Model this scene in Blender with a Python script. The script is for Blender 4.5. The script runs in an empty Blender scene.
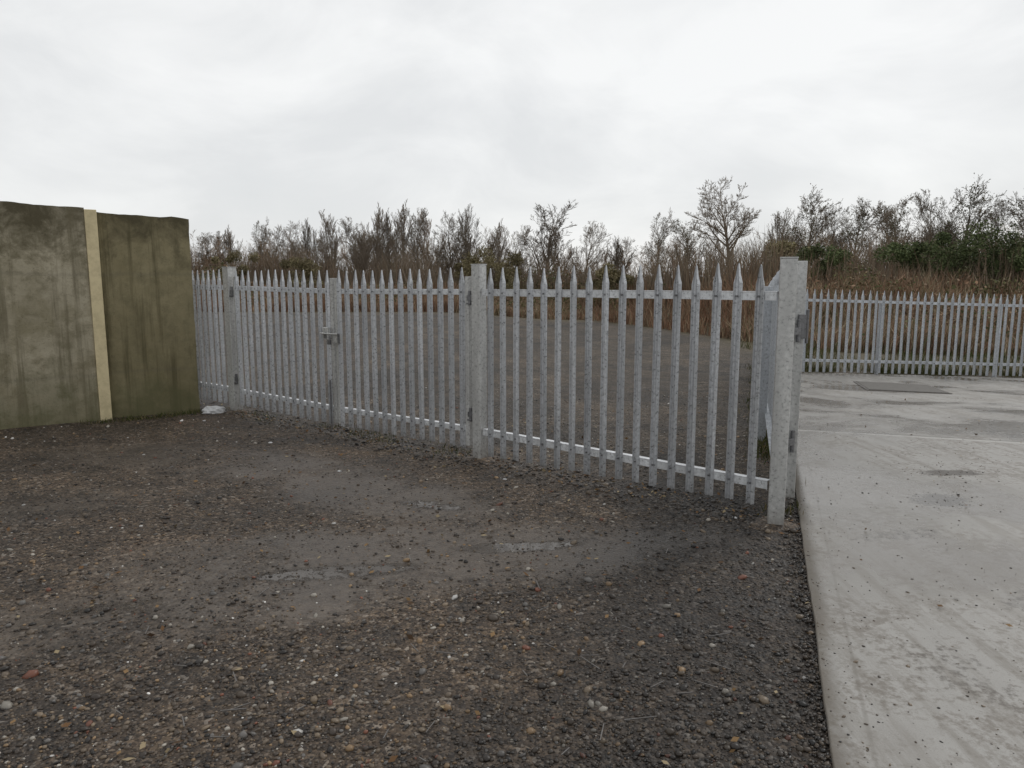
import bpy, math, random
import numpy as np
from mathutils import Vector
random.seed(7); RNG=np.random.default_rng(7)
scene=bpy.context.scene
F=739.6; PITCH=math.radians(8.15); CH=1.67

def S(t): 
    t=np.clip(t,0,1); return t*t*(3-2*t)
def edge_x(y): return 1.10+0.342*(y-2.335)
def Y0(x): return 37-15*S((x-3)/7)
def _h(a,b,s): 
    v=np.sin(a*127.1+b*311.7+s*74.7)*43758.5453; return v-np.floor(v)
def vn(x,y,s=0):
    xi=np.floor(x); yi=np.floor(y); fx=S(x-xi); fy=S(y-yi)
    return (_h(xi,yi,s)*(1-fx)+_h(xi+1,yi,s)*fx)*(1-fy)+(_h(xi,yi+1,s)*(1-fx)+_h(xi+1,yi+1,s)*fx)*fy
def fbm(x,y,s=0,o=4):
    r=0;a=.5;t=0
    for i in range(o):
        r=r+a*vn(x*2**i+i*17.3,y*2**i-i*9.1,s+i); t+=a; a*=.5
    return r/t
def zg(x,y):
    x=np.asarray(x,float); y=np.asarray(y,float)
    A=.4*S((x+4)/7)+.028*np.clip(x-5.5,0,8)
    z=-A*S((y-5.5)/10.5)
    R=.7+.9*S((x-4)/10)
    z=z+R*S((y-Y0(x)-1)/9)
    m=S((edge_x(y)-.25-x)/.6)*S((30-y)/10)
    z=z+m*(.05*(fbm(x*.7,y*.7,3)-.5)+.014*(fbm(x*5,y*5,5)-.5))
    return z
def wp(px,py,y):
    u=(384-py)/F; fw=math.cos(PITCH)+u*math.sin(PITCH); up=u*math.cos(PITCH)-math.sin(PITCH)
    return (px-512)/F/fw*y, CH+up/fw*y

# ---------------- node helpers
def newmat(name):
    m=bpy.data.materials.new(name); m.use_nodes=True
    nt=m.node_tree; b=nt.nodes['Principled BSDF']; return m,nt,b
class N:
    def __init__(s,nt): s.nt=nt
    def n(s,t,**k):
        x=s.nt.nodes.new(t)
        for a,v in k.items(): setattr(x,a,v)
        return x
    def l(s,a,b): s.nt.links.new(a,b)
    def pos(s): return s.n('ShaderNodeNewGeometry').outputs['Position']
    def noise(s,vec,scale,detail=4,rough=.55,dist=0):
        x=s.n('ShaderNodeTexNoise'); x.inputs['Scale'].default_value=scale; x.inputs['Detail'].default_value=detail
        x.inputs['Roughness'].default_value=rough; x.inputs['Distortion'].default_value=dist
        if vec is not None: s.l(vec,x.inputs['Vector'])
        return x.outputs['Fac']
    def ramp(s,fac,stops):
        x=s.n('ShaderNodeValToRGB'); e=x.color_ramp.elements
        while len(e)<len(stops): e.new(.5)
        for i,(p,c) in enumerate(stops):
            e[i].position=p; e[i].color=(c,c,c,1) if not hasattr(c,'__len__') else (*c,1)
        s.l(fac,x.inputs[0]); return x.outputs[0]
    def mix(s,f,a,b,mode='MIX'):
        x=s.n('ShaderNodeMixRGB',blend_type=mode)
        for i,v in zip((0,1,2),(f,a,b)):
            if isinstance(v,(int,float)): x.inputs[i].default_value=v if i==0 else (v,v,v,1)
            elif isinstance(v,tuple): x.inputs[i].default_value=(*v,1)
            else: s.l(v,x.inputs[i])
        return x.outputs[0]
    def math(s,op,a,b=0.0,clamp=False):
        x=s.n('ShaderNodeMath',operation=op); x.use_clamp=clamp
        for i,v in zip((0,1),(a,b)):
            if isinstance(v,(int,float)): x.inputs[i].default_value=v
            else: s.l(v,x.inputs[i])
        return x.outputs[0]
    def attr(s,name,out='Fac'):
        x=s.n('ShaderNodeAttribute'); x.attribute_name=name; return x.outputs[out]
    def mapping(s,vec,scale=(1,1,1),rot=(0,0,0),loc=(0,0,0)):
        x=s.n('ShaderNodeMapping'); x.inputs['Scale'].default_value=scale; x.inputs['Rotation'].default_value=rot; x.inputs['Location'].default_value=loc
        s.l(vec,x.inputs['Vector']); return x.outputs[0]
    def bump(s,h,strength,dist,prev=None):
        x=s.n('ShaderNodeBump'); x.inputs['Strength'].default_value=strength; x.inputs['Distance'].default_value=dist
        s.l(h,x.inputs['Height'])
        if prev is not None: s.l(prev,x.inputs['Normal'])
        return x.outputs[0]

# ---------------- materials
def mat_galv(name,base=.5,tint=(1,1,1.02),metal=.35,dirt=True):
    m,nt,b=newmat(name); q=N(nt); p=q.pos()
    n1=q.noise(p,45,3,.6); n2=q.noise(q.mapping(p,(6,6,.8)),1.5,3)
    c1=tuple(base*.72*t for t in tint); c2=tuple(base*1.2*t for t in tint)
    col=q.mix(q.ramp(n1,[(.3,0.),(.7,1.)]),c1,c2)
    col=q.mix(q.ramp(n2,[(.35,.0),(.7,.65)]),col,tuple(base*.58*t for t in tint))
    if dirt:
        oi=q.n('ShaderNodeSeparateXYZ'); q.l(p,oi.inputs[0])
        low=q.ramp(q.math('ADD',oi.outputs['Z'],q.math('MULTIPLY',n1,.15)),[(.05,.6),(.25,.0)])
        col=q.mix(low,col,(.15,.125,.10))
    q.l(col,b.inputs['Base Color']); b.inputs['Metallic'].default_value=metal
    q.l(q.ramp(n1,[(.3,.24),(.8,.46)]),b.inputs['Roughness'])
    q.l(q.bump(n1,.15,.002),b.inputs['Normal'])
    return m
M_GALV=mat_galv('galvanised_steel',.58,(.98,1.0,1.03),.5)
M_GALVF=mat_galv('galvanised_steel_clean',.60,(.96,1.0,1.05),.3,False)
M_POST=mat_galv('galvanised_post',.56,(1,1,.975),.25)
M_RAIL=mat_galv('galvanised_rail',.74,(.98,1,1.02),.3)
M_DARK=mat_galv('dull_steel',.2,(1,1,1.03),.5)

def mat_attrcol(name,rough=.8,spec=.3):
    m,nt,b=newmat(name); q=N(nt)
    q.l(q.attr('col','Color'),b.inputs['Base Color']); b.inputs['Roughness'].default_value=rough
    b.inputs['Specular IOR Level'].default_value=spec
    return m
M_STONE=mat_attrcol('wet_stone',.42,.45)
M_VEG=mat_attrcol('dry_vegetation',.9,.0)
M_LEAF=mat_attrcol('leaf',.7,.1)

def mat_bark(name,c1,c2):
    m,nt,b=newmat(name); q=N(nt)
    oi=q.n('ShaderNodeObjectInfo').outputs['Random']
    col=q.mix(oi,c1,c2)
    q.l(col,b.inputs['Base Color']); b.inputs['Roughness'].default_value=1; b.inputs['Specular IOR Level'].default_value=0
    return m
M_BARK=mat_bark('hazy_bark',(.15,.125,.10),(.25,.205,.16))  # bark tones lightened and browned to paint in distance haze
M_BARKR=mat_bark('hazy_willow_bark',(.25,.175,.12),(.34,.255,.18))  # willow tones also carry painted haze, lighter and browner

def mat_ground():
    m,nt,b=newmat('gravel_ground'); q=N(nt); p=q.pos()
    def vor(scale,feat='F1'):
        x=q.n('ShaderNodeTexVoronoi',feature=feat); x.inputs['Scale'].default_value=scale; q.l(p,x.inputs['Vector']); return x
    v1=vor(48); v2=vor(120)
    s1=q.n('ShaderNodeSeparateColor'); q.l(v1.outputs['Color'],s1.inputs[0])
    s2=q.n('ShaderNodeSeparateColor'); q.l(v2.outputs['Color'],s2.inputs[0])
    st=[(0,(.013,.010,.008)),(.3,(.036,.027,.020)),(.55,(.070,.052,.037)),(.78,(.115,.087,.062)),(.92,(.18,.135,.092)),(1,(.36,.33,.29))]
    c1=q.ramp(s1.outputs[0],st); c2=q.ramp(s2.outputs[1],st)
    c=q.mix(.4,c1,c2)
    big=q.noise(p,.55,4,.6); mid=q.noise(p,3.2,4,.65)
    c=q.mix(1.0,c,q.ramp(mid,[(.3,.5),(.7,1.4)]),'MULTIPLY')
    c=q.mix(1.0,c,q.ramp(big,[(.35,(.68,.68,.70)),(.65,(1.35,1.24,1.12))]),'MULTIPLY')
    mud=q.attr('mud'); fn=q.noise(p,14,5,.75)
    mudf=q.math('MULTIPLY',q.ramp(q.math('ADD',mud,q.math('ADD',q.math('MULTIPLY',q.math('SUBTRACT',fn,.5),1.4),q.math('MULTIPLY',q.math('SUBTRACT',mid,.5),1.0))),[(.2,0.),(.85,1.)]),.85)
    mc=q.mix(q.ramp(fn,[(.3,0.),(.7,1.)]),(.060,.047,.037),(.155,.128,.103))
    c=q.mix(mudf,c,mc)
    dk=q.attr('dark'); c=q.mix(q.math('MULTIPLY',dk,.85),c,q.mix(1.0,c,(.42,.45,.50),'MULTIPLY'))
    yd=q.attr('yard'); c=q.mix(q.math('MULTIPLY',yd,.8),c,q.mix(1.0,c,(.88,.98,1.08),'MULTIPLY'))
    veg=q.attr('veg'); c=q.mix(veg,c,q.mix(mid,(.07,.062,.032),(.15,.12,.07)))
    pud=q.ramp(q.math('ADD',q.attr('puddle'),q.math('MULTIPLY',q.math('SUBTRACT',fn,.5),1.0)),[(.42,0.),(.56,1.)])
    c=q.mix(q.math('MULTIPLY',pud,.6),c,(.05,.041,.033))
    q.l(c,b.inputs['Base Color'])
    r=q.mix(mudf,q.ramp(mid,[(.3,.5),(.7,.8)]),q.ramp(fn,[(.35,.26),(.7,.5)]))
    r=q.mix(veg,r,1.0); r=q.mix(yd,r,.85); r=q.mix(pud,r,.14)
    q.l(r,b.inputs['Roughness']); b.inputs['Specular IOR Level'].default_value=.4
    inv=q.math('SUBTRACT',1.0,v1.outputs['Distance'])
    h=q.math('ADD',q.math('MULTIPLY',inv,q.math('SUBTRACT',1.0,q.math('MULTIPLY',mudf,.7))),q.math('MULTIPLY',fn,.9))
    h=q.math('MULTIPLY',h,q.math('SUBTRACT',1.0,q.math('MULTIPLY',pud,.93)))
    q.l(q.bump(h,.9,.014),b.inputs['Normal'])
    return m
M_GROUND=mat_ground()

def mat_slab():
    m,nt,b=newmat('yard_concrete'); q=N(nt); p=q.pos()
    n0=q.noise(p,.55,5,.62,.4); n1=q.noise(p,2.2,5,.65,.3); n2=q.noise(p,22,4,.7); n3=q.noise(p,160,2,.7)
    c=q.mix(n1,(.225,.215,.198),(.385,.372,.35))
    c=q.mix(q.ramp(n0,[(.44,0.),(.56,.85)]),c,(.165,.15,.13))
    c=q.mix(q.ramp(q.math('MULTIPLY',n1,n2),[(.23,0.),(.34,.75)]),c,(.12,.10,.078))
    c=q.mix(q.ramp(n3,[(.60,0.),(.72,.55)]),c,(.10,.088,.075))
    c=q.mix(q.ramp(n3,[(.28,.35),(.38,.0)]),c,(.45,.44,.41))
    st=q.noise(q.mapping(p,(5,.5,1),(0,0,-.35)),1.6,5,.7)
    c=q.mix(q.ramp(st,[(.47,0.),(.62,.55)]),c,(.145,.127,.103))
    dp=q.n('ShaderNodeVectorMath',operation='DOT_PRODUCT'); q.l(p,dp.inputs[0]); dp.inputs[1].default_value=(.38,.925,0)
    wob=q.math('MULTIPLY',q.math('SUBTRACT',q.noise(p,4,3),.5),.06)
    brk=q.ramp(n1,[(.38,.3),(.55,1.)])
    for v0 in (8.95,15.2):
        dd_=q.math('SUBTRACT',q.math('ADD',dp.outputs['Value'],wob),v0)
        d=q.math('ABSOLUTE',dd_); w=q.ramp(q.math('ABSOLUTE',q.math('ADD',dd_,.05)),[(.015,.65),(.09,0.)])
        c=q.mix(q.math('MULTIPLY',w,brk),c,(.48,.47,.44)); c=q.mix(q.ramp(d,[(.012,.85),(.045,0.)]),c,(.09,.08,.065))
        dsm=q.ramp(q.math('SUBTRACT',q.math('ABSOLUTE',q.math('ADD',dd_,-.12)),q.math('MULTIPLY',n2,.2)),[(.0,.6),(.08,0.)])
        c=q.mix(q.math('MULTIPLY',dsm,q.ramp(n1,[(.48,0.),(.6,.9)])),c,(.11,.095,.075))
    u=q.attr('u'); d=q.math('ABSOLUTE',q.math('SUBTRACT',u,.15))
    c=q.mix(q.ramp(d,[(.004,.35),(.012,0.)]),c,(.12,.105,.085))
    c=q.mix(q.ramp(q.math('ADD',u,q.math('MULTIPLY',q.math('SUBTRACT',n2,.5),.25)),[(.0,.8),(.07,.0)]),c,(.13,.11,.085))
    dirt=q.attr('dirt'); c=q.mix(q.ramp(q.math('ADD',dirt,q.math('MULTIPLY',q.math('SUBTRACT',n2,.5),1.4)),[(.4,0.),(.75,.9)]),c,(.06,.05,.04))
    q.l(c,b.inputs['Base Color'])
    q.l(q.ramp(n0,[(.42,.6),(.58,.17)]),b.inputs['Roughness'])
    q.l(q.bump(n2,.25,.004,q.bump(n3,.3,.002)),b.inputs['Normal'])
    return m
M_SLAB=mat_slab()

def mat_wall(name,green):
    m,nt,b=newmat(name); q=N(nt); p=q.pos()
    n0=q.noise(p,1.1,6,.65,.5); n1=q.noise(p,7,6,.7); n2=q.noise(p,70,4,.7); n4=q.noise(p,2.6,6,.7,.3)
    st=q.noise(q.mapping(p,(9,9,.45)),1.2,5,.65)
    z=q.n('ShaderNodeSeparateXYZ'); q.l(p,z.inputs[0]); Z=z.outputs['Z']
    a=(.27,.24,.165) if not green else (.185,.157,.085)
    a2=(.44,.395,.295) if not green else (.31,.27,.165)
    c=q.mix(q.ramp(n0,[(.3,0.),(.7,1.)]),a,a2)
    c=q.mix(q.ramp(n4,[(.46,0.),(.62,.6)]),c,(.19,.165,.095))
    c=q.mix(q.ramp(n1,[(.48,0.),(.66,.6)]),c,(.145,.127,.074))
    zz=q.math('ADD',q.math('MULTIPLY',Z,.4),q.math('MULTIPLY',q.math('SUBTRACT',n4,.5),1.0))
    c=q.mix(q.ramp(zz,[(.74,0.),(1.0,.88)]),c,(.075,.063,.036))
    c=q.mix(q.ramp(st,[(.49,0.),(.64,.75)]),c,(.085,.073,.037) if green else (.15,.13,.082))
    c=q.mix(q.ramp(zz,[(-.05,.8),(.25,0.)]),c,(.115,.11,.055))
    wv=q.math('ABSOLUTE',q.math('SUBTRACT',q.math('FRACT',q.math('ADD',q.math('MULTIPLY',Z,.85),q.math('MULTIPLY',n0,.08))),.5))
    c=q.mix(q.ramp(wv,[(.004,.22),(.03,0.)]),c,(.12,.11,.08))
    c=q.mix(q.ramp(n2,[(.60,0.),(.70,.65)]),c,(.06,.05,.04))
    q.l(c,b.inputs['Base Color']); b.inputs['Roughness'].default_value=.85; b.inputs['Specular IOR Level'].default_value=.25
    q.l(q.bump(n1,.5,.02,q.bump(n2,.6,.005)),b.inputs['Normal'])
    return m
M_W1=mat_wall('stained_concrete',False); M_W2=mat_wall('algae_concrete',True)
m,nt,b=newmat('cream_sealant'); q=N(nt); p=q.pos()
q.l(q.mix(q.ramp(q.noise(p,8,5,.7),[(.42,0.),(.75,.65)]),(.66,.56,.34),(.34,.28,.16)),b.inputs['Base Color']); b.inputs['Roughness'].default_value=.7; M_CREAM=m
m,nt,b=newmat('white_plastic'); b.inputs['Base Color'].default_value=(.6,.6,.6,1); b.inputs['Roughness'].default_value=.4; M_PLAST=m
m,nt,b=newmat('cover_steel'); q=N(nt); p=q.pos()
q.l(q.mix(q.noise(p,6,5,.7),(.07,.064,.057),(.14,.13,.115)),b.inputs['Base Color']); b.inputs['Roughness'].default_value=.75; M_COVER=m

# ---------------- mesh helpers
def npmesh(name,verts,faces,mat=None,col=None,smooth=False):
    verts=np.asarray(verts,np.float32).reshape(-1,3); faces=np.asarray(faces,np.int32); k=faces.shape[1]
    me=bpy.data.meshes.new(name); me.vertices.add(len(verts)); me.vertices.foreach_set('co',verts.ravel())
    me.loops.add(faces.size); me.loops.foreach_set('vertex_index',faces.ravel())
    me.polygons.add(len(faces)); me.polygons.foreach_set('loop_start',np.arange(len(faces),dtype=np.int32)*k)
    try: me.polygons.foreach_set('loop_total',np.full(len(faces),k,np.int32))
    except Exception: pass
    if smooth: me.polygons.foreach_set('use_smooth',np.ones(len(faces),bool))
    me.update(calc_edges=True); me.validate()
    if col is not None:
        a=me.attributes.new('col','FLOAT_COLOR','POINT'); c=np.ones((len(verts),4),np.float32); c[:,:3]=col; a.data.foreach_set('color',c.ravel())
    if mat: me.materials.append(mat)
    return me
def link(name,me,parent=None,loc=None):
    o=bpy.data.objects.new(name,me); scene.collection.objects.link(o)
    if parent: o.parent=parent
    if loc: o.location=loc
    return o
def empty(name): return link(name,None)
def fattr(me,name,vals):
    a=me.attributes.new(name,'FLOAT','POINT'); a.data.foreach_set('value',np.asarray(vals,np.float32))

class MB:
    def __init__(s): s.v=[]; s.f=[]
    def add(s,v,f):
        o=len(s.v); s.v+= [tuple(a) for a in v]; s.f+=[tuple(i+o for i in x) for x in f]
    def box(s,c,size,d=(1,0),zslope=0):
        dx,dy=d; L,T,H=size; vs=[]
        for a in (-.5,.5):
            for b_ in (-.5,.5):
                for h in (-.5,.5):
                    vs.append((c[0]+dx*a*L-dy*b_*T,c[1]+dy*a*L+dx*b_*T,c[2]+h*H+zslope*a*L))
        s.add(vs,[(0,1,3,2),(4,6,7,5),(0,4,5,1),(2,3,7,6),(0,2,6,4),(1,5,7,3)])
    def cyl(s,c,r,h,axis='z',d=(1,0),n=8):
        vs=[]
        for k in (-.5,.5):
            for i in range(n):
                a=2*math.pi*i/n; ca,sa=r*math.cos(a),r*math.sin(a)
                if axis=='z': vs.append((c[0]+ca,c[1]+sa,c[2]+k*h))
                else: vs.append((c[0]+d[0]*k*h-d[1]*ca,c[1]+d[1]*k*h+d[0]*ca,c[2]+sa))
        fs=[(i,(i+1)%n,n+(i+1)%n,n+i) for i in range(n)]+[tuple(range(n))[::-1],tuple(range(n,2*n))]
        s.add(vs,fs)
    def obj(s,name,mat,parent=None,bevel=0,smooth=False):
        me=bpy.data.meshes.new(name); me.from_pydata(s.v,[],s.f); me.materials.append(mat); me.update()
        o=link(name,me,parent)
        if bevel:
            md=o.modifiers.new('bevel','BEVEL'); md.width=bevel; md.segments=2; md.limit_method='ANGLE'
        return o

prof=[(-.032,0),(-.0275,.003),(-.018,.021),(-.010,.006),(0,.002),(.010,.006),(.018,.021),(.0275,.003),(.032,0)]
def pale(mb,pos,d,side,z0,z1,rot=0,lean=0):
    lv=[(z0,1,1),(z1-.135,1,1),(z1-.115,.84,.9),(z1-.085,.58,.75),(z1-.04,.36,.5),(z1-.012,.22,.35),(z1,.05,.1)]
    n=len(prof); vs=[]
    cr,sr=math.cos(rot),math.sin(rot)
    for (z,sx,sy) in lv:
        ring=[(a*sx,b_*sy) for a,b_ in prof]+[(a*sx,b_*sy-.0035) for a,b_ in reversed(prof)]
        for a,b_ in ring:
            a2=a*cr-b_*sr+lean*(z-z0); b2=(a*sr+b_*cr)*side
            vs.append((pos[0]+d[0]*a2-d[1]*b2,pos[1]+d[1]*a2+d[0]*b2,z))
    m=2*n; fs=[]
    for l in range(len(lv)-1):
        for i in range(m):
            j=(i+1)%m; fs.append((l*m+i,l*m+j,(l+1)*m+j,(l+1)*m+i))
    fs.append(tuple(range(m))); fs.append(tuple(range((len(lv)-1)*m,len(lv)*m)))
    mb.add(vs,fs)

def run_fence(name,P,Q,side,posts_at=(),s0=.14,s1=None,pitch=.1594,top=1.77,gap=.09,gap2=None,rz=(.27,1.55),frame=False,count=None,bolts=True,mat=None):
    par=empty(name); P=np.array(P,float);Q=np.array(Q,float); L=np.linalg.norm(Q-P); d=(Q-P)/L; nrm=np.array([-d[1],d[0]])*side
    if s1 is None: s1=L-.14
    n=count or int(round((s1-s0)/pitch))+1
    pm=MB(); rm=MB(); bm=MB()
    g=lambda s: float(zg(*(P+d*s)))
    gap2=gap if gap2 is None else gap2
    for i in range(n):
        s=s0+(s1-s0)*i/(n-1); c=P+d*s
        base=g(0)+(g(L)-g(0))*s/L if L<5 else g(s)
        j=random.uniform
        off=c+nrm*(.030)
        pale(pm,off,d,side,base+gap+(gap2-gap)*s/L+j(-.006,.006),base+top+j(-.008,.008),j(-.12,.12),j(-.004,.004))
        if bolts:
            for z in rz: bm.cyl((c[0]+nrm[0]*.038,c[1]+nrm[1]*.038,base+z),.008,.014,'h',tuple(nrm),6)
    brk=[0]+list(posts_at)+[L]
    for a,b_ in zip(brk[:-1],brk[1:]):
        za,zb=g(a),g(b_); ln=b_-a-.02; c=P+d*(a+b_)/2
        for z in rz:
            t=.052
            if frame:
                rm.box((c[0],c[1],(za+zb)/2+z),(ln,.05,t),d,(zb-za)/(b_-a))
            else:
                rm.box((c[0]+nrm[0]*.022,c[1]+nrm[1]*.022,(za+zb)/2+z),(ln,.006,t),d,(zb-za)/(b_-a))
                rm.box((c[0],c[1],(za+zb)/2+z+.0305),(ln,.05,.006),d,(zb-za)/(b_-a))
    pm.obj('pales',mat or M_GALV,par); rm.obj('rails',mat or M_RAIL,par,.003 if frame else 0)
    if bolts: bm.obj('bolts',M_DARK,par)
    if len(posts_at):
        qm=MB()
        for a in posts_at:
            c=P+d*a-nrm*.055; qm.box((c[0],c[1],g(a)+.78),(.045,.10,1.70),d)
        qm.obj('line_posts',mat or M_POST,par,.003)
    return par,P,d,nrm,g,L

def post(name,xy,w,d,h=1.8,t=None):
    par=empty(name); mb=MB(); z=float(zg(*xy)); t=t or w
    mb.box((xy[0],xy[1],z+h/2-.15),(w,t,h+.3-.006),d); mb.obj('shaft',M_POST,par,.006)
    c=MB(); c.box((xy[0],xy[1],z+h+.001),(w+.006,t+.006,.008),d); c.obj('cap',M_POST,par,.002)
    mbm=MB(); n=18; vs=[(xy[0],xy[1],z+.022)]
    for r,zz in ((.10,.018),(.17,.0),(.2,-.03)):
        for i in range(n):
            a=2*math.pi*i/n; rr=r*(1+.18*math.sin(3*a+xy[0]*5)+.1*random.uniform(-1,1)); vs.append((xy[0]+rr*math.cos(a),xy[1]+rr*math.sin(a),z+zz))
    fs=[(0,1+i,1+(i+1)%n) for i in range(n)]
    for k in range(2):
        for i in range(n): fs.append((1+k*n+i,1+(k+1)*n+i,1+(k+1)*n+(i+1)%n,1+k*n+(i+1)%n))
    mbm.add(vs,fs); mbm.obj('footing',M_GROUND,par)
    return par

Lp=np.array([-3.49,9.23]); Mp=np.array([-.30,6.76]); Np=np.array([1.80,4.87]); Cp=np.array([5.4,16.2])
dMN=(Np-Mp)/np.linalg.norm(Np-Mp); dLM=(Mp-Lp)/np.linalg.norm(Mp-Lp); dNC=(Cp-Np)/np.linalg.norm(Cp-Np)
post('gate_post',tuple(Lp),.12,tuple(dLM)); post('gate_post',tuple(Mp),.10,tuple(dLM)); post('gate_post',tuple(Np),.105,tuple(dNC),1.8)
run_fence('palisade_fence',Mp+dMN*.05,Np-dMN*.05,-1,s0=.12,s1=2.60,count=17,gap=.06,gap2=.13)
E=Lp-dLM*1.9; run_fence('palisade_fence',E,Lp-dLM*.06,-1,s0=.1,s1=1.72,pitch=.128)
run_fence('palisade_fence',Np+dNC*.06,Cp,-1,posts_at=(2.9,5.8,8.7),s0=.2,pitch=.155,gap=.07,mat=M_GALVF)
run_fence('palisade_fence',Cp,(27.2,17.4),-1,posts_at=tuple(2.75*i for i in range(1,8)),s0=.1,pitch=.157,gap=.05,top=1.87,rz=(.3,1.62),mat=M_GALVF)
def leaf(par,A,B,side=-1,n=14):
    sub,P,d,nrm,g,L=run_fence('leaf',A,B,side,s0=.085,s1=np.linalg.norm(np.array(B)-np.array(A))-.085,count=n,frame=True,gap=.10)
    sub.parent=par
    mb=MB()
    for s in (.025,L-.025):
        c=P+d*s; z=g(0)+(g(L)-g(0))*s/L
        mb.box((c[0],c[1],z+.90),(.046,.054,1.58),d)
    mb.obj('stiles',M_POST,sub,.003)
    return P,d,nrm,g,L
gate=empty('palisade_gate'); C0=(Lp+Mp)/2
leaf(gate,Lp+dLM*.11,C0-dLM*.012); leaf(gate,C0+dLM*.012,Mp-dLM*.10)
nr=np.array([dLM[1],-dLM[0]])
nr=nr if nr[1]<0 else -nr
mb=MB()
c=C0+nr*.07; zc=float(zg(*C0))
mb.box((c[0]-dLM[0]*.09,c[1]-dLM[1]*.09,zc+1.10),(.09,.03,.13),dLM)
mb.box((c[0]+dLM[0]*.09,c[1]+dLM[1]*.09,zc+1.05),(.09,.04,.09),dLM)
mb.cyl((c[0]+nr[0]*.03,c[1]+nr[1]*.03,zc+1.10),.010,.32,'h',tuple(dLM),8)
mb.obj('slide_bolt',M_POST,gate,.004)
mb=MB()
mb.box((c[0]+dLM[0]*.15+nr[0]*.03,c[1]+dLM[1]*.15+nr[1]*.03,zc+1.06),(.02,.02,.10),dLM)
mb.box((c[0]+nr[0]*.035,c[1]+nr[1]*.035,zc+1.01),(.045,.025,.05),dLM)
mb.cyl((c[0]-.015,c[1]+nr[1]*.035,zc+1.05),.005,.05,'z'); mb.cyl((c[0]+.02,c[1]+nr[1]*.035,zc+1.05),.005,.05,'z')
mb.box((c[0]-dLM[0]*.09+nr[0]*.017,c[1]-dLM[1]*.09+nr[1]*.017,zc+1.08),(.05,.006,.07),dLM)
mb.cyl((c[0]-dLM[0]*.05,c[1]-dLM[1]*.05,zc+.32),.010,.55,'z')
mb.obj('padlock',M_DARK,gate,.003)
mb=MB()
for base,sg in ((Lp,1),(Mp,-1)):
    for z in (.42,1.5):
        c=base+dLM*.085*sg+nr*.03; zz=float(zg(*base))+z
        mb.cyl((c[0],c[1],zz),.016,.13,'z'); mb.box((c[0],c[1],zz),(.06,.02,.05),dLM)
        mb.box((c[0],c[1],zz-.05),(.05,.05,.014),dLM)
mb.obj('hinges',M_DARK,gate,.002)
og=empty('palisade_gate')
A=np.array([2.05,5.30]); dG=np.array([.334,.9426]); Bq=A+dG*2.9
P,d,nrm,g,L=leaf(og,A,Bq,side=1,n=20)
mb=MB(); z=float(zg(*A))
mb.box((A[0],A[1],z+.93),(.07,.075,1.72),dG); mb.obj('hanging_stile',M_POST,og,.004)
mb=MB()
for zz in (.50,1.30):
    mb.cyl((A[0]-.02,A[1]-.06,z+zz),.016,.16,'z'); mb.box((A[0]-.10,A[1]-.12,z+zz),(.20,.018,.05),(.85,.5))
mb.box((A[0]+.005,A[1]-.052,z+1.33),(.055,.025,.17),(1,0)); mb.cyl((A[0]+.045,A[1]-.045,z+1.33),.012,.24,'z')
mb.obj('hinges',M_DARK,og,.002)

# ---------------- wall
def wallpanel(par,nm,A,B,h1,h2,th,mat):
    A=np.array(A);B=np.array(B);L=np.linalg.norm(B-A);d=(B-A)/L;n=np.array([-d[1],d[0]])
    nx=max(2,int(L/.06)); vs=[];fs=[]; nz=30
    for k,off in enumerate((0,th)):
        for i in range(nx+1):
            for j in range(nz+1):
                s=L*i/nx; h=h1+(h2-h1)*i/nx
                c=A+d*s+n*off; z=-.2+(h+.2)*j/nz
                w=(float(vn(s*1.7+9*A[0],z*1.7,2))-.5)*.014+(float(vn(s*9,z*9,5))-.5)*.004
                e=0
                if i in(0,nx): e=random.uniform(-.004,.004)
                vs.append((c[0]-n[0]*w+d[0]*e,c[1]-n[1]*w+d[1]*e,z+((float(vn(s*6,k*3.,8))-.5)*.022+random.uniform(-.004,.003) if j==nz else 0)))
    m=(nx+1)*(nz+1); I=lambda k,i,j:k*m+i*(nz+1)+j
    for i in range(nx):
        for j in range(nz):
            fs.append((I(0,i,j),I(0,i+1,j),I(0,i+1,j+1),I(0,i,j+1))); fs.append((I(1,i,j),I(1,i,j+1),I(1,i+1,j+1),I(1,i+1,j)))
        fs.append((I(0,i,nz),I(0,i+1,nz),I(1,i+1,nz),I(1,i,nz)))
    for j in range(nz):
        for i in (0,nx): fs.append((I(0,i,j),I(0,i,j+1),I(1,i,j+1),I(1,i,j)))
    mb=MB(); mb.add(vs,fs); return mb.obj(nm,mat,par,0)
wall=empty('concrete_wall')
wallpanel(wall,'left_panel',(-10.5,4.36),(-4.90,8.655),2.60,2.47,.2,M_W1)
wallpanel(wall,'right_panel',(-4.86,8.80),(-3.95,9.22),2.43,2.39,.2,M_W2)
mb=MB(); mb.box((-4.865,8.715,1.205),(.125,.09,2.49),(.80,.60)); mb.obj('joint_strip',M_CREAM,wall,.006)

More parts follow.
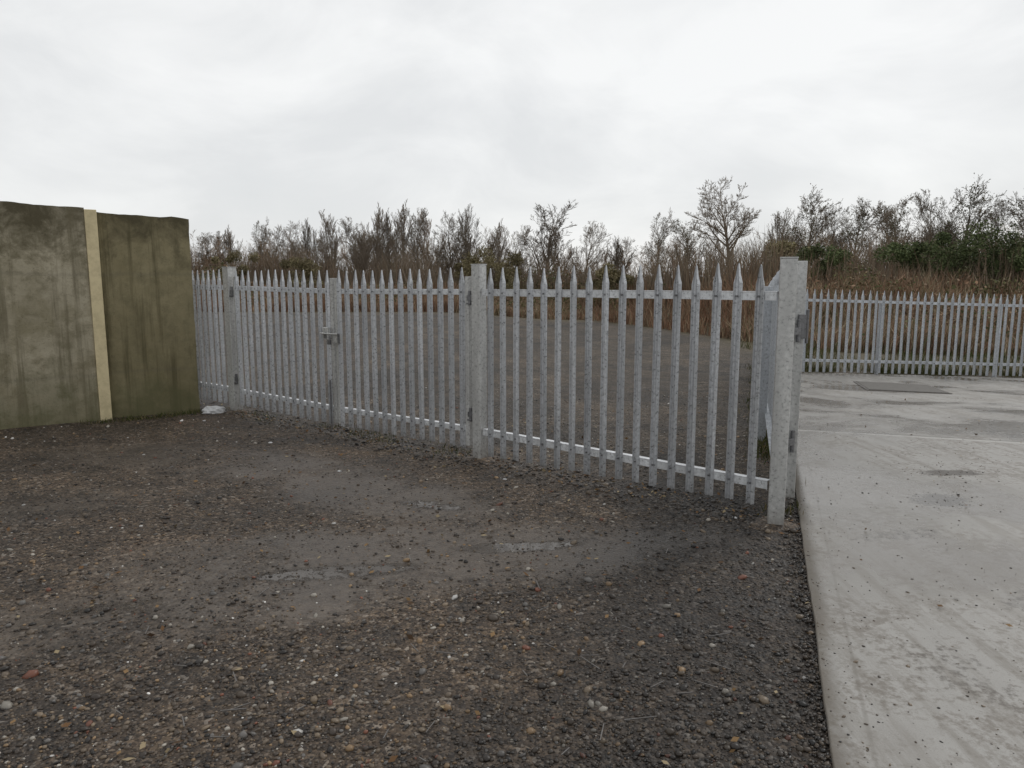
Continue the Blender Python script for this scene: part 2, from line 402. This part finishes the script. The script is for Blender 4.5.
# ---------------- ground
def axis(a,b,step,lo,hi):
    core=list(np.arange(a,b,step)); r=[];x=b;s=step
    while x<hi: r.append(x); s*=1.13; x+=min(s,40)
    l=[];x=a;s=step
    while x>lo: s*=1.13; x-=min(s,40); l.append(x)
    return np.array(l[::-1]+core+r+[hi])
xs=axis(-7,4,.06,-500,500); ys=axis(1,12,.06,-60,600)
X,Y=np.meshgrid(xs,ys,indexing='ij')
def ell(x,y,cx,cy,a,b_,r):
    c,s=math.cos(r),math.sin(r); u=((x-cx)*c+(y-cy)*s)/a; v=(-(x-cx)*s+(y-cy)*c)/b_
    return np.clip(1.25-(u*u+v*v),0,1)
def mudf(x,y):
    m=np.maximum.reduce([ell(x,y,-.5,4.35,2.1,.6,.12),.8*ell(x,y,-1.1,5.6,1.3,.6,-.5),.85*ell(x,y,-1.9,3.5,1.8,.4,.25),.6*ell(x,y,-2.6,6.6,2.2,.7,-.3),.6*ell(x,y,.6,4.6,.9,.35,-.1),.5*ell(x,y,-4,5,2,.6,.5)])
    return np.clip(m*(.15+1.6*fbm(x*2.1,y*2.1,11)),0,1)
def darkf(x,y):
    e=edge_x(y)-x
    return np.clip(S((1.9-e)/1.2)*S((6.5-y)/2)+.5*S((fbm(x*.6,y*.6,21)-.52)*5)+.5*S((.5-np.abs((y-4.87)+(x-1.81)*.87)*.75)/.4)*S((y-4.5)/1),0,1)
Z=zg(X,Y); nx,ny=X.shape
idx=np.arange(nx*ny).reshape(nx,ny)
faces=np.stack([idx[:-1,:-1],idx[1:,:-1],idx[1:,1:],idx[:-1,1:]],-1).reshape(-1,4)
me=npmesh('ground',np.stack([X,Y,Z],-1),faces,M_GROUND,smooth=True)
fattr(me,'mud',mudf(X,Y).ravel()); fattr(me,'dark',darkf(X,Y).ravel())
pu=np.maximum.reduce([.9*ell(X,Y,.05,4.48,.55,.13,.1),.8*ell(X,Y,-1.0,4.05,.7,.15,.2),.8*ell(X,Y,-.6,5.3,.4,.14,-.4),.7*ell(X,Y,-2.1,3.6,.45,.10,.3)])
fattr(me,'puddle',(pu*.75).ravel())
veg=S((Y-Y0(X)+1.5+3*(fbm(X*.5,Y*.5,8)-.5))/2); veg=np.maximum(veg,.7*S((X-6)/2)*S((Y-16.5)/1)); fattr(me,'veg',veg.ravel())
fattr(me,'yard',S(((Y-9.23)+(X+3.49)*.85)/1.5).ravel())
link('gravel_ground',me)

# slab
vy=np.concatenate([np.arange(-4,16.35,.10),[16.35]]); us=np.concatenate([[0,.006],np.arange(.1,6,.10),np.arange(6,26,.5)])
U,V=np.meshgrid(us,vy,indexing='ij')
wobble=.022*(vn(V*.9,V*0,4)-.5)+.010*(vn(V*7,V*0,6)-.5)
SX=edge_x(V)+U+np.where(U<.05,wobble,0); SZ=zg(edge_x(V)+np.maximum(U,.0),V)+.026
SZ[0]-=.004
U2=np.vstack([U[:1],U]); V2=np.vstack([V[:1],V]); X2=np.vstack([SX[:1],SX]); Z2=np.vstack([SZ[:1]-.12,SZ])
U2=np.hstack([U2,U2[:,-1:]]);V2=np.hstack([V2,V2[:,-1:]]);X2=np.hstack([X2,X2[:,-1:]]);Z2=np.hstack([Z2,Z2[:,-1:]-.12])
a,b2=U2.shape; idx=np.arange(a*b2).reshape(a,b2)
faces=np.stack([idx[:-1,:-1],idx[1:,:-1],idx[1:,1:],idx[:-1,1:]],-1).reshape(-1,4)
me=npmesh('slab',np.stack([X2,V2,Z2],-1),faces,M_SLAB)
fattr(me,'u',U2.ravel())
dd=np.maximum.reduce([.95*ell(X2,V2,3.75,6.15,.34,.14,0),.85*ell(X2,V2,3.2,5.35,.28,.22,.4),.55*ell(X2,V2,5.4,8.0,.6,.35,.4),.6*ell(X2,V2,3.1,8.7,.5,.5,.3),.5*S((V2-15.6)/.7),.5*ell(X2,V2,2.6,3.6,.35,.12,.8),.5*ell(X2,V2,5.0,10.4,1.2,.3,.1),.5*ell(X2,V2,2.5,4.6,.5,.15,.3),.45*ell(X2,V2,1.9,2.9,.25,.4,.3),.5*ell(X2,V2,4.2,7.2,.5,.12,-.3)])
fattr(me,'dirt',dd.ravel())
link('concrete_slab',me)
cov=empty('drain_cover'); cx,cy=7.25,13.7
def sheet(nm,c,w,h,d,zoff,mat,par):
    p=[(-w/2,-h/2),(w/2,-h/2),(w/2,h/2),(-w/2,h/2)]; vs=[]
    for a_,b_ in p:
        x=c[0]+d[0]*a_-d[1]*b_; y=c[1]+d[1]*a_+d[0]*b_; vs.append((x,y,float(zg(x,y))+zoff))
    vs2=[(v[0],v[1],v[2]-.03) for v in vs]
    mb=MB(); mb.add(vs+vs2,[(0,1,2,3),(0,4,5,1),(1,5,6,2),(2,6,7,3),(3,7,4,0)]); mb.obj(nm,mat,par)
dC=(.955,-.30)
sheet('frame',(cx,cy),1.35,1.75,dC,.040,M_DARK,cov); sheet('plate',(cx,cy),1.27,1.67,dC,.046,M_COVER,cov)

# ---------------- stones
phi=(1+5**.5)/2
ico=np.array([(-1,phi,0),(1,phi,0),(-1,-phi,0),(1,-phi,0),(0,-1,phi),(0,1,phi),(0,-1,-phi),(0,1,-phi),(phi,0,-1),(phi,0,1),(-phi,0,-1),(-phi,0,1)],float); ico/=np.linalg.norm(ico[0])
icf=np.array([(0,11,5),(0,5,1),(0,1,7),(0,7,10),(0,10,11),(1,5,9),(5,11,4),(11,10,2),(10,7,6),(7,1,8),(3,9,4),(3,4,2),(3,2,6),(3,6,8),(3,8,9),(4,9,5),(2,4,11),(6,2,10),(8,6,7),(9,8,1)])
def stones(name,x,y,z,r,cols,mat=M_STONE,flat=.6):
    n=len(x); v=ico[None]*(1+RNG.uniform(-.22,.22,(n,12,1)))
    v=v*(r[:,None,None]*np.stack([RNG.uniform(.8,1.4,n),RNG.uniform(.65,1,n),RNG.uniform(.4,.8,n)*flat/.6],-1)[:,None,:])
    t=RNG.uniform(-.5,.5,n); c,s=np.cos(t)[:,None],np.sin(t)[:,None]; v=np.stack([v[...,0]*c-v[...,2]*s,v[...,1],v[...,0]*s+v[...,2]*c],-1)
    t=RNG.uniform(0,6.28,n); c,s=np.cos(t)[:,None],np.sin(t)[:,None]; v=np.stack([v[...,0]*c-v[...,1]*s,v[...,0]*s+v[...,1]*c,v[...,2]],-1)
    v+=np.stack([x,y,z],-1)[:,None,:]
    f=(icf[None]+np.arange(n)[:,None,None]*12).reshape(-1,3)
    return link(name,npmesh(name,v,f,mat,np.repeat(cols,12,0)))
pal=np.array([(.045,.034,.026),(.072,.054,.039),(.108,.082,.058),(.024,.020,.017),(.165,.125,.085),(.13,.12,.11),(.25,.165,.09),(.34,.31,.265),(.18,.07,.042),(.62,.6,.57)])
pp=np.array([.23,.21,.15,.18,.095,.06,.045,.03,.012,.007]); pp/=pp.sum()
n=120000
y=1.5*np.exp(RNG.random(n)*math.log(13/1.5)); x=(RNG.random(n)*2-1)*(.76*y+.5)
keep=(x<edge_x(y)-.0)&(RNG.random(n)<1-.65*mudf(x,y)*1.2)&(RNG.random(n)<.3+1.2*fbm(x*2.3,y*2.3,31))
x,y=x[keep],y[keep]; n=len(x)
r=np.clip(.0050*np.exp(RNG.normal(0,.5,n)),.003,.022)
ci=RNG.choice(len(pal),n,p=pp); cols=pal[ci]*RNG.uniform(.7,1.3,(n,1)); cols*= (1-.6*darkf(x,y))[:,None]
stones('gravel_stones',x,y,zg(x,y)+r*.15,r,cols)
n=500; y=1.6*np.exp(RNG.random(n)*math.log(9)); x=(RNG.random(n)*2-1)*(.8*y+.5); k=x<edge_x(y)-.05; x,y=x[k],y[k]; n=len(x)
r=np.clip(.015*np.exp(RNG.normal(0,.3,n)),.01,.032); cols=pal[RNG.choice([1,2,4,5,6,7,8],n)]*RNG.uniform(.6,1.0,(n,1))
stones('rubble_stones',x,y,zg(x,y)+r*.1,r,cols)
bx=[];by=[]
for c_,nn,sp in ((Mp,90,.22),(Np,110,.2),(Lp,50,.3)):
    bx+=list(c_[0]+RNG.normal(0,sp,nn)); by+=list(c_[1]+RNG.normal(0,sp,nn))
t=RNG.random(900); bx+=list(Lp[0]+(Np[0]-Lp[0])*t+RNG.normal(0,.14,900)); by+=list(Lp[1]+(Np[1]-Lp[1])*t+RNG.normal(0,.14,900)+.03)
bx=np.array(bx);by=np.array(by);k=bx<edge_x(by)-.02;bx,by=bx[k],by[k];n=len(bx)
r=np.clip(.012*np.exp(RNG.normal(0,.4,n)),.006,.03); stones('fence_rubble',bx,by,zg(bx,by)+r*.2,r,pal[RNG.choice([0,0,1,2,3,3,4],n)]*RNG.uniform(.5,1.0,(n,1)))
n=2500; by=1.6+RNG.random(n)**1.3*8; bx=edge_x(by)-np.abs(RNG.normal(0,.05,n))+.012; r=np.clip(.006*np.exp(RNG.normal(0,.45,n)),.003,.016)
stones('edge_gravel',bx,by,zg(bx,by)+.008,r,pal[RNG.choice([0,1,2,3,3],n)]*.7)
n=2200; y=2+RNG.random(n)**1.3*13; u=RNG.random(n)**1.6*(.6*y+1); x=edge_x(y)+.02+u
for cx_,cy_,s_,m_ in ((3.75,6.15,.16,130),(3.2,5.35,.15,80),(2.6,3.6,.2,60),(3.1,8.7,.3,60),(5.4,8.0,.4,60)):
    x=np.append(x,cx_+RNG.normal(0,s_*1.6,m_)); y=np.append(y,cy_+RNG.normal(0,s_,m_))
k=x>edge_x(y)+.02; x,y=x[k],y[k]; n=len(x)
r=np.clip(.0034*np.exp(RNG.normal(0,.55,n)),.002,.015); stones('slab_debris',x,y,zg(x,y)+.027,r,pal[RNG.choice([0,1,2,3,3,4],n)],flat=.4)

# ---------------- blades / leaves
def blades(name,x,y,z,h,w,lean,cols,mat=M_VEG,parent=None):
    n=len(x); a=RNG.uniform(0,6.28,n); la=RNG.uniform(0,6.28,n)
    wx,wy=np.cos(a)*w/2,np.sin(a)*w/2; lx,ly=np.cos(la)*lean,np.sin(la)*lean
    v=np.empty((n,5,3)); B=np.stack([x,y,z],-1); W=np.stack([wx,wy,0*wx],-1)
    Mx=B+np.stack([lx*.35,ly*.35,h*.58],-1); T=B+np.stack([lx,ly,h],-1)
    v[:,0]=B-W;v[:,1]=B+W;v[:,2]=Mx-W*.75;v[:,3]=Mx+W*.75;v[:,4]=T
    f=(np.array([(0,1,2),(1,3,2),(2,3,4)])[None]+np.arange(n)[:,None,None]*5).reshape(-1,3)
    cc=np.repeat(cols,5,0)
    return link(name,npmesh(name,v,f,mat,cc.reshape(-1,3)),parent)
def leaves(name,P,size,cols,mat=M_LEAF,parent=None,flat=False):
    n=len(P); a=RNG.normal(0,1,(n,3)); 
    if flat: a[:,2]*=.25
    a/=np.linalg.norm(a,axis=1)[:,None]; b_=RNG.normal(0,1,(n,3)); 
    if flat: b_[:,2]*=.25
    b_-=a*(a*b_).sum(1)[:,None]; b_/=np.linalg.norm(b_,axis=1)[:,None]
    a*=size[:,None]; b_*=size[:,None]*.55
    v=np.stack([P-a,P-b_,P+a,P+b_],1); f=(np.array([(0,1,2,3)])[None]+np.arange(n)[:,None,None]*4).reshape(-1,4)
    me=npmesh(name or 'leaf_cloud',v,f,mat,np.repeat(cols,4,0)); return link(name,me,parent) if name else me

n=130000
x=RNG.uniform(-38,34,n); fr=RNG.random(n)**1.5; y=Y0(x)+fr*10
cl=fbm(x*.55,y*.55,41); c2=fbm(x*.16,y*.16,47)
k=RNG.random(n)<(cl*1.6-.15); x,y,fr,cl,c2=[q_[k] for q_ in (x,y,fr,cl,c2)]; n=len(x)
R=S((x-4)/9)
h=(.15+1.3*cl+.45*fr)*(.66+.5*R)*RNG.uniform(.5,1.15,n)*(.45+1.0*c2)
vp=np.array([(.31,.195,.13),(.25,.145,.095),(.38,.28,.185),(.45,.375,.265),(.21,.155,.11),(.17,.165,.09)])
sel=np.where(c2+RNG.normal(0,.08,n)>.5,RNG.choice([0,1,1,4,2],n),RNG.choice([2,3,0,5,4,0],n))
cols=vp[sel]*RNG.uniform(.65,1.2,(n,1))
blades('scrub_vegetation',x,y,zg(x,y)-.03,h,RNG.uniform(.015,.045,n),h*RNG.uniform(.05,.8,n),cols)
n=70000; x=RNG.uniform(-36,34,n); y=Y0(x)+.5+RNG.random(n)*10; cl=fbm(x*.35,y*.35,61); k=cl>.5; x,y,cl=x[k],y[k],cl[k]; n=len(x)
P=np.stack([x,y,zg(x,y)+RNG.random(n)**.7*(.5+6*(cl-.5))*1.0],-1)
cg=fbm(x*.2,y*.2,66)
cols=np.where((cg+RNG.normal(0,.06,n)>.5)[:,None],np.array([(.12,.12,.055),(.17,.14,.08),(.09,.10,.045)])[RNG.integers(0,3,n)],np.array([(.24,.15,.095),(.29,.20,.13),(.17,.115,.075)])[RNG.integers(0,3,n)])*RNG.uniform(.7,1.3,(n,1))
leaves('bramble_bushes',P,RNG.uniform(.03,.085,n),cols)
def strip(name,A,B,wid,n,hh,cpal):
    t=RNG.random(n); x=A[0]+(B[0]-A[0])*t+RNG.normal(0,wid,n); y=A[1]+(B[1]-A[1])*t+RNG.normal(0,wid,n)
    k=RNG.random(n)<S((fbm(x*2,y*2,71)-.35)*4); x,y=x[k],y[k]; n=len(x); h=hh*RNG.uniform(.3,1.2,n)
    blades(name,x,y,zg(x,y)-.005,h,RNG.uniform(.003,.008,n)*(1+hh*4),h*RNG.uniform(.2,.8,n),np.array(cpal)[RNG.integers(0,len(cpal),n)]*RNG.uniform(.7,1.2,(n,1)))
G=[(.06,.08,.025),(.09,.09,.035),(.16,.13,.07),(.05,.06,.02)]
strip('grass_verge',(5.6,16.75),(22,17.6),.22,16000,.15,G)
strip('grass_verge',(5.9,16.45),(22,17.0),.05,4000,.06,G)
strip('grass_tufts',(-5.6,8.0),(-3.9,9.15),.06,1600,.06,G)
strip('grass_tufts',(-3.6,9.35),(-.3,6.9),.12,1500,.05,G)
strip('grass_tufts',(1.9,5.1),(5.3,16.0),.08,5000,.08,G)
n=9000; x=RNG.uniform(7,26,n); y=RNG.uniform(17.5,23,n); cl=fbm(x*.8,y*.8,81); k=cl>.45; x,y=x[k],y[k]; n=len(x); h=RNG.uniform(.05,.3,n)
blades('rough_grass',x,y,zg(x,y),h,RNG.uniform(.01,.025,n),h*.6,np.array(G)[RNG.integers(0,4,n)])
n=1100; t=RNG.random(n); x=np.where(t<.5,RNG.uniform(-5,2,n),RNG.normal(-.5,2.2,n)); y=np.where(t<.5,9.23-(x+3.49)*.80+RNG.normal(0,.2,n),RNG.uniform(2,9,n))
k=(x<edge_x(y)); x,y=x[k],y[k]
xs_=RNG.uniform(2,7,140); ys_=RNG.uniform(2.2,14,140); kk=xs_>edge_x(ys_)+.05
x=np.append(x,xs_[kk]); y=np.append(y,ys_[kk]); n=len(x)
zz=zg(x,y)+.012+np.where(x>edge_x(y),.026,0)
leaves('fallen_leaves',np.stack([x,y,zz],-1),RNG.uniform(.008,.024,n),np.array([(.14,.08,.04),(.08,.05,.03),(.22,.14,.07),(.30,.24,.15)])[RNG.integers(0,4,n)],flat=True)
mb=MB()
for i in range(120):
    yy=1.7*math.exp(random.random()*1.6); xx=random.uniform(-.75,.7)*yy
    if xx>edge_x(yy)-.05: continue
    a=random.uniform(0,6.28); mb.box((xx,yy,float(zg(xx,yy))+.014),(random.uniform(.03,.13),.004,.004),(math.cos(a),math.sin(a)),random.uniform(-.1,.1))
mb.obj('fallen_twigs',M_DARK)
def crumple(name,c,r,mat):
    import bmesh
    bm=bmesh.new(); bmesh.ops.create_icosphere(bm,subdivisions=4,radius=1)
    for v in bm.verts:
        q_=v.co.copy(); nn=float(fbm(np.array(q_.x*2.2+c[0]*7+5),np.array(q_.y*2.2+q_.z*3),5)); v.co*=(.45+1.1*nn); v.co.x*=r[0];v.co.y*=r[1];v.co.z=max(v.co.z*r[2],-r[2]*.3)
    me=bpy.data.meshes.new(name); bm.to_mesh(me); bm.free(); me.materials.append(mat); link(name,me,loc=(c[0],c[1],float(zg(c[0],c[1]))+r[2]*.25))
crumple('plastic_bag',(-3.73,9.12),(.14,.08,.065),M_PLAST)
for i,(px_,yy) in enumerate(((338,6.3),(505,6.0),(738,5.0),(205,8.6),(270,7.4))):
    crumple('litter_scrap',((px_-512)/F*yy*1.02,yy),(.018,.013,.008),M_PLAST)

# ---------------- trees
def tubes(segs,name,mat):
    s=np.array(segs); p0,p1,r0,r1=s[:,:3],s[:,3:6],s[:,6],s[:,7]; d=p1-p0; d/=np.linalg.norm(d,axis=1)[:,None]+1e-9
    ref=np.where(np.abs(d[:,2:3])>.9,np.array([[1.,0,0]]),np.array([[0,0,1.]])); a=np.cross(d,ref); a/=np.linalg.norm(a,axis=1)[:,None]; b_=np.cross(d,a)
    def build(sel,K):
        n=int(sel.sum()); v=np.empty((n,2*K,3))
        for i in range(K):
            t=2*math.pi*i/K; o=a[sel]*math.cos(t)+b_[sel]*math.sin(t); v[:,i]=p0[sel]+o*r0[sel][:,None]; v[:,K+i]=p1[sel]+o*r1[sel][:,None]
        f=np.array([(i,(i+1)%K,K+(i+1)%K,K+i) for i in range(K)]); f=(f[None]+np.arange(n)[:,None,None]*2*K).reshape(-1,4)
        return v.reshape(-1,3),f
    big=r0>.05; v1,f1=build(big,7); v2,f2=build(~big,3)
    return npmesh(name,np.vstack([v1,v2]),np.vstack([f1,f2+len(v1)]),mat)
def gen_tree(seed,style):
    rg=random.Random(seed); segs=[]; H=10.0; ivy=[]
    cfg={'open':dict(k=[15,8,7,5],ang=(30,62),t0=.40,trop=.06,wob=.16,L=[.66,.52,.5,.5],rt=.25,mr=.0125,th=.62),
         'round':dict(k=[14,8,6,5],ang=(26,58),t0=.22,trop=.10,wob=.17,L=[.68,.54,.5,.5],rt=.20,mr=.0115,th=.60),
         'up':dict(k=[15,8,6,4],ang=(10,30),t0=.12,trop=.14,wob=.11,L=[.80,.52,.5,.5],rt=.15,mr=.0115,th=.56),
         'shrub':dict(k=[8,6,5,4],ang=(20,45),t0=.12,trop=.12,wob=.16,L=[.5,.5,.5,.5],rt=.07,mr=.013,th=1),
         'ivy':dict(k=[14,8,6,4],ang=(28,60),t0=.3,trop=.10,wob=.17,L=[.64,.52,.5,.5],rt=.2,mr=.012,th=.60)}[style]
    mr=cfg['mr']
    def perp(d):
        r=Vector((rg.gauss(0,1),rg.gauss(0,1),rg.gauss(0,1))); r-=d*r.dot(d); return r.normalized()
    def grow(p,d,L,r,lv):
        ns=6 if lv==0 else (4 if lv<3 else 2); pts=[(p.copy(),d.copy(),r)]
        tap=.7 if lv==0 else .85
        for i in range(ns):
            d=(d+perp(d)*rg.gauss(0,cfg['wob']*(.5 if lv==0 else 1))+Vector((0,0,cfg['trop']*(0 if lv==0 else 1)))).normalized()
            q_=p+d*(L/ns); t=(i+1)/ns; r2=max(r*(1-tap*t),mr*.7); rp=max(r*(1-tap*i/ns),mr)
            segs.append((*p,*q_,rp,r2)); p=q_; pts.append((p.copy(),d.copy(),r2))
            if style=='ivy' and lv<=2 and p.z<H*.85: ivy.append((p.copy(),lv))
        if lv>=4: return
        kk=cfg['k'][lv]
        for j in range(kk):
            t=(cfg['t0'] if lv==0 else .2)+(1-(cfg['t0'] if lv==0 else .2))*((j+rg.random())/kk)
            if lv==0 and j>=kk-4: t=1.0-.03*(kk-1-j)
            f_=t*ns; i=min(int(f_),ns-1); a=f_-i; P0=pts[i][0].lerp(pts[i+1][0],a); dd=pts[i][1]; rr=pts[i][2]*(1-a)+pts[i+1][2]*a
            lo,hi=cfg['ang']; 
            if lv==0: lo,hi=(lo+ (hi-lo)*.6*(1-t),hi-(hi-lo)*.4*t)
            an=math.radians(rg.uniform(lo,hi)); nd=(dd*math.cos(an)+perp(dd)*math.sin(an)).normalized()
            if nd.z<-.1: nd.z*=-.3; nd.normalize()
            cl=cfg['L'][lv]*L*((1.05-.25*t) if lv==0 else (1.15-.6*t))*rg.uniform(.75,1.1)
            grow(P0,nd,cl,max(rr*.58,mr),lv+1)
    if style=='shrub':
        for i in range(7):
            a=rg.uniform(0,6.28); grow(Vector((.5*math.cos(a),.5*math.sin(a),0)),Vector((math.cos(a)*.45,math.sin(a)*.45,1)).normalized(),H*rg.uniform(.6,.95),.08,1)
    else: grow(Vector((0,0,-.3)),Vector((rg.gauss(0,.04),rg.gauss(0,.04),1)).normalized(),H*cfg['th'],cfg['rt'],0)
    zs=np.sort([s[5] for s in segs]); zm=float(zs[int(len(zs)*.985)])
    me=tubes(segs,'tree_'+style,M_BARKR if style in('up','shrub') and seed%2 else M_BARK)
    lm=None
    if ivy:
        Pn=[]
        for p_,lv in ivy:
            if rg.random()<(1,.42,.08)[lv]:
                m=int((46,26,14)[lv]); sp=(.34,.28,.24)[lv]
                Pn.append(np.array(p_)[None]+RNG.normal(0,sp,(m,3))*np.array([1,1,1.2])); 
        Pn=np.concatenate(Pn); n=len(Pn); dk=np.clip(.7+.6*RNG.random(n),.4,1.4)
        cols=np.array([(.075,.085,.04),(.095,.10,.05),(.13,.11,.065)])[RNG.integers(0,3,n)]*dk[:,None]
        lm=leaves('',Pn,RNG.uniform(.05,.10,n),cols)
    return me,lm,zm
TR={}
for st,c_ in (('open',1),('round',3),('up',3),('shrub',4),('ivy',3)):
    TR[st]=[gen_tree(100+i*7+len(st),st) for i in range(c_)]
def place(name,px,y,topy,style,parent=None,var=None,wide=1.0):
    x,zt=wp(px,topy,y); z0=float(zg(x,y)); me,lm,zm=TR[style][random.randrange(len(TR[style])) if var is None else var]
    s=(zt-z0)/zm
    o=link(name,me,parent,(x,y,z0)); o.scale=(s*wide,s*wide,s); o.rotation_euler[2]=random.uniform(0,6.28)
    if lm: link('ivy_foliage',lm,o)
    return o
for px,y,ty,st,w in [(737,46,180,'open',.85),(545,52,204,'round',1.15),(658,54,213,'ivy',.9),(686,55,219,'ivy',.9),(808,40,195,'ivy',.9),(782,44,212,'up',.9),(832,44,208,'round',.8),(858,42,201,'ivy',.9),(902,41,198,'ivy',.9),(934,38,190,'round',.85),(966,37,186,'ivy',.9),(1004,41,202,'round',.9),(1040,38,196,'ivy',1),(884,43,206,'round',.8),
    (257,53,221,'ivy',.8),(330,52,214,'up',1.1),(374,52,209,'up',1.),(390,53,213,'up',.9),(404,51,205,'up',1.),(418,52,210,'round',.8),(432,52,213,'up',1.),(470,50,209,'up',1.1),(452,52,216,'round',.9),(292,54,223,'round',.9),(310,53,222,'up',1.),(585,55,222,'round',.9),(562,54,226,'up',.9),(625,55,238,'round',.9),(210,52,232,'round',1.),(232,52,229,'up',1.),(275,53,227,'round',.9),(500,52,223,'up',1.),(520,53,227,'round',.9),(355,53,218,'round',.9)]:
    place('bare_tree' if st!='ivy' else 'ivy_clad_tree',px,y,ty,st,wide=w)
far=empty('distant_trees')
for row,(yb,n_) in enumerate(((47,40),(58,48))):
    for i in range(n_):
        px=-60+1250*(i+random.random())/n_; y=yb+random.uniform(-4,5)
        base=235 if px<520 else (245 if px<640 else (240 if px<780 else 222))
        if px>820: y-=9
        ty=base+random.uniform(-6,14)
        place('tree',px,y,ty,random.choice(['shrub','shrub','up','round']),far,wide=1.35)
n=50000; x=RNG.uniform(-48,44,n); y=Y0(x)+9+RNG.random(n)*9; cl=fbm(x*.3,y*.3,91); h=(.9+3.4*(cl-.1))*RNG.uniform(.4,1.1,n)
cols=np.array([(.22,.17,.125),(.28,.20,.14),(.18,.145,.11),(.25,.21,.15)])[RNG.integers(0,4,n)]*RNG.uniform(.7,1.2,(n,1))
blades('thicket',x,y,zg(x,y),h,RNG.uniform(.015,.045,n),h*RNG.uniform(.05,.4,n),cols)
def bush(px,y,topy,r,cp):
    x,zt=wp(px,topy,y); z0=float(zg(x,y)); n=6000; c=RNG.integers(0,14,n); cen=np.stack([RNG.normal(0,r*.5,14),RNG.normal(0,r*.5,14),RNG.uniform(.2,.88,14)*(zt-z0)],-1)
    rad=RNG.uniform(.16,.42,14)*r
    d=RNG.normal(0,1,(n,3)); d/=np.linalg.norm(d,axis=1)[:,None]; P=cen[c]+d*(rad[c][:,None]*RNG.random((n,1))**.45*1.1)*np.array([1,1,.9])
    P[:,2]=np.maximum(P[:,2],.05); tone=RNG.uniform(.7,1.3,14)[c]
    cols=np.array(cp)[RNG.integers(0,len(cp),n)]*tone[:,None]
    me=leaves('',P,RNG.uniform(.035,.08,n),cols); link('evergreen_shrub',me,None,(x,y,z0))
GR=[(.085,.11,.045),(.12,.14,.065),(.07,.09,.04)]
for a_ in ((955,32,226,1.9),(985,33,234,1.8),(925,33,240,1.3),(1030,32,232,1.6),(300,45,252,1.3),(505,44,252,1.5),(470,46,243,1.4),(610,40,260,1.1),(790,34,232,1.3),(815,33,244,1.1),(235,46,250,1.1)): bush(*a_,GR if a_[0]>800 else [(.17,.15,.08),(.21,.175,.105)])

# ---------------- world / light
w=bpy.data.worlds.new('World'); scene.world=w; w.use_nodes=True; nt=w.node_tree; q=N(nt); bg=nt.nodes['Background']
sky=q.n('ShaderNodeTexSky',sky_type='NISHITA'); sky.sun_disc=False; sky.sun_elevation=math.radians(38); sky.sun_rotation=math.radians(50)
tc=q.n('ShaderNodeTexCoord').outputs['Generated']
n1=q.noise(q.mapping(tc,(1,1,1.5)),1.3,4,.5,.3); n2=q.noise(q.mapping(tc,(1,1,2.2),(0,0,.6)),4,5,.6,.5)
f=q.math('ADD',q.math('MULTIPLY',n1,.72),q.math('MULTIPLY',n2,.28))
cl=q.ramp(f,[(.36,(7.3,7.5,7.6)),(.5,(8.0,8.1,8.15)),(.62,(9.6,9.65,9.6))])
col=q.mix(.94,sky.outputs[0],cl)
q.l(col,bg.inputs['Color']); bg.inputs['Strength'].default_value=.1
sd=bpy.data.lights.new('sun','SUN'); sd.energy=.8; sd.angle=math.radians(18); sd.color=(1,.97,.93); so=link('sun',sd)
el=math.radians(38); az=math.radians(50); v=Vector((math.sin(az)*math.cos(el),math.cos(az)*math.cos(el),math.sin(el))); so.rotation_euler=v.to_track_quat('Z','Y').to_euler()
cam=bpy.data.cameras.new('camera'); cam.sensor_width=36; cam.lens=26; cam.clip_end=3000; cam.clip_start=.05
co=link('camera',cam); co.location=(0,0,CH); co.rotation_euler=(math.pi/2-PITCH,0,0); scene.camera=co
scene.view_settings.view_transform='Standard'; scene.view_settings.look='None'; scene.view_settings.exposure=0
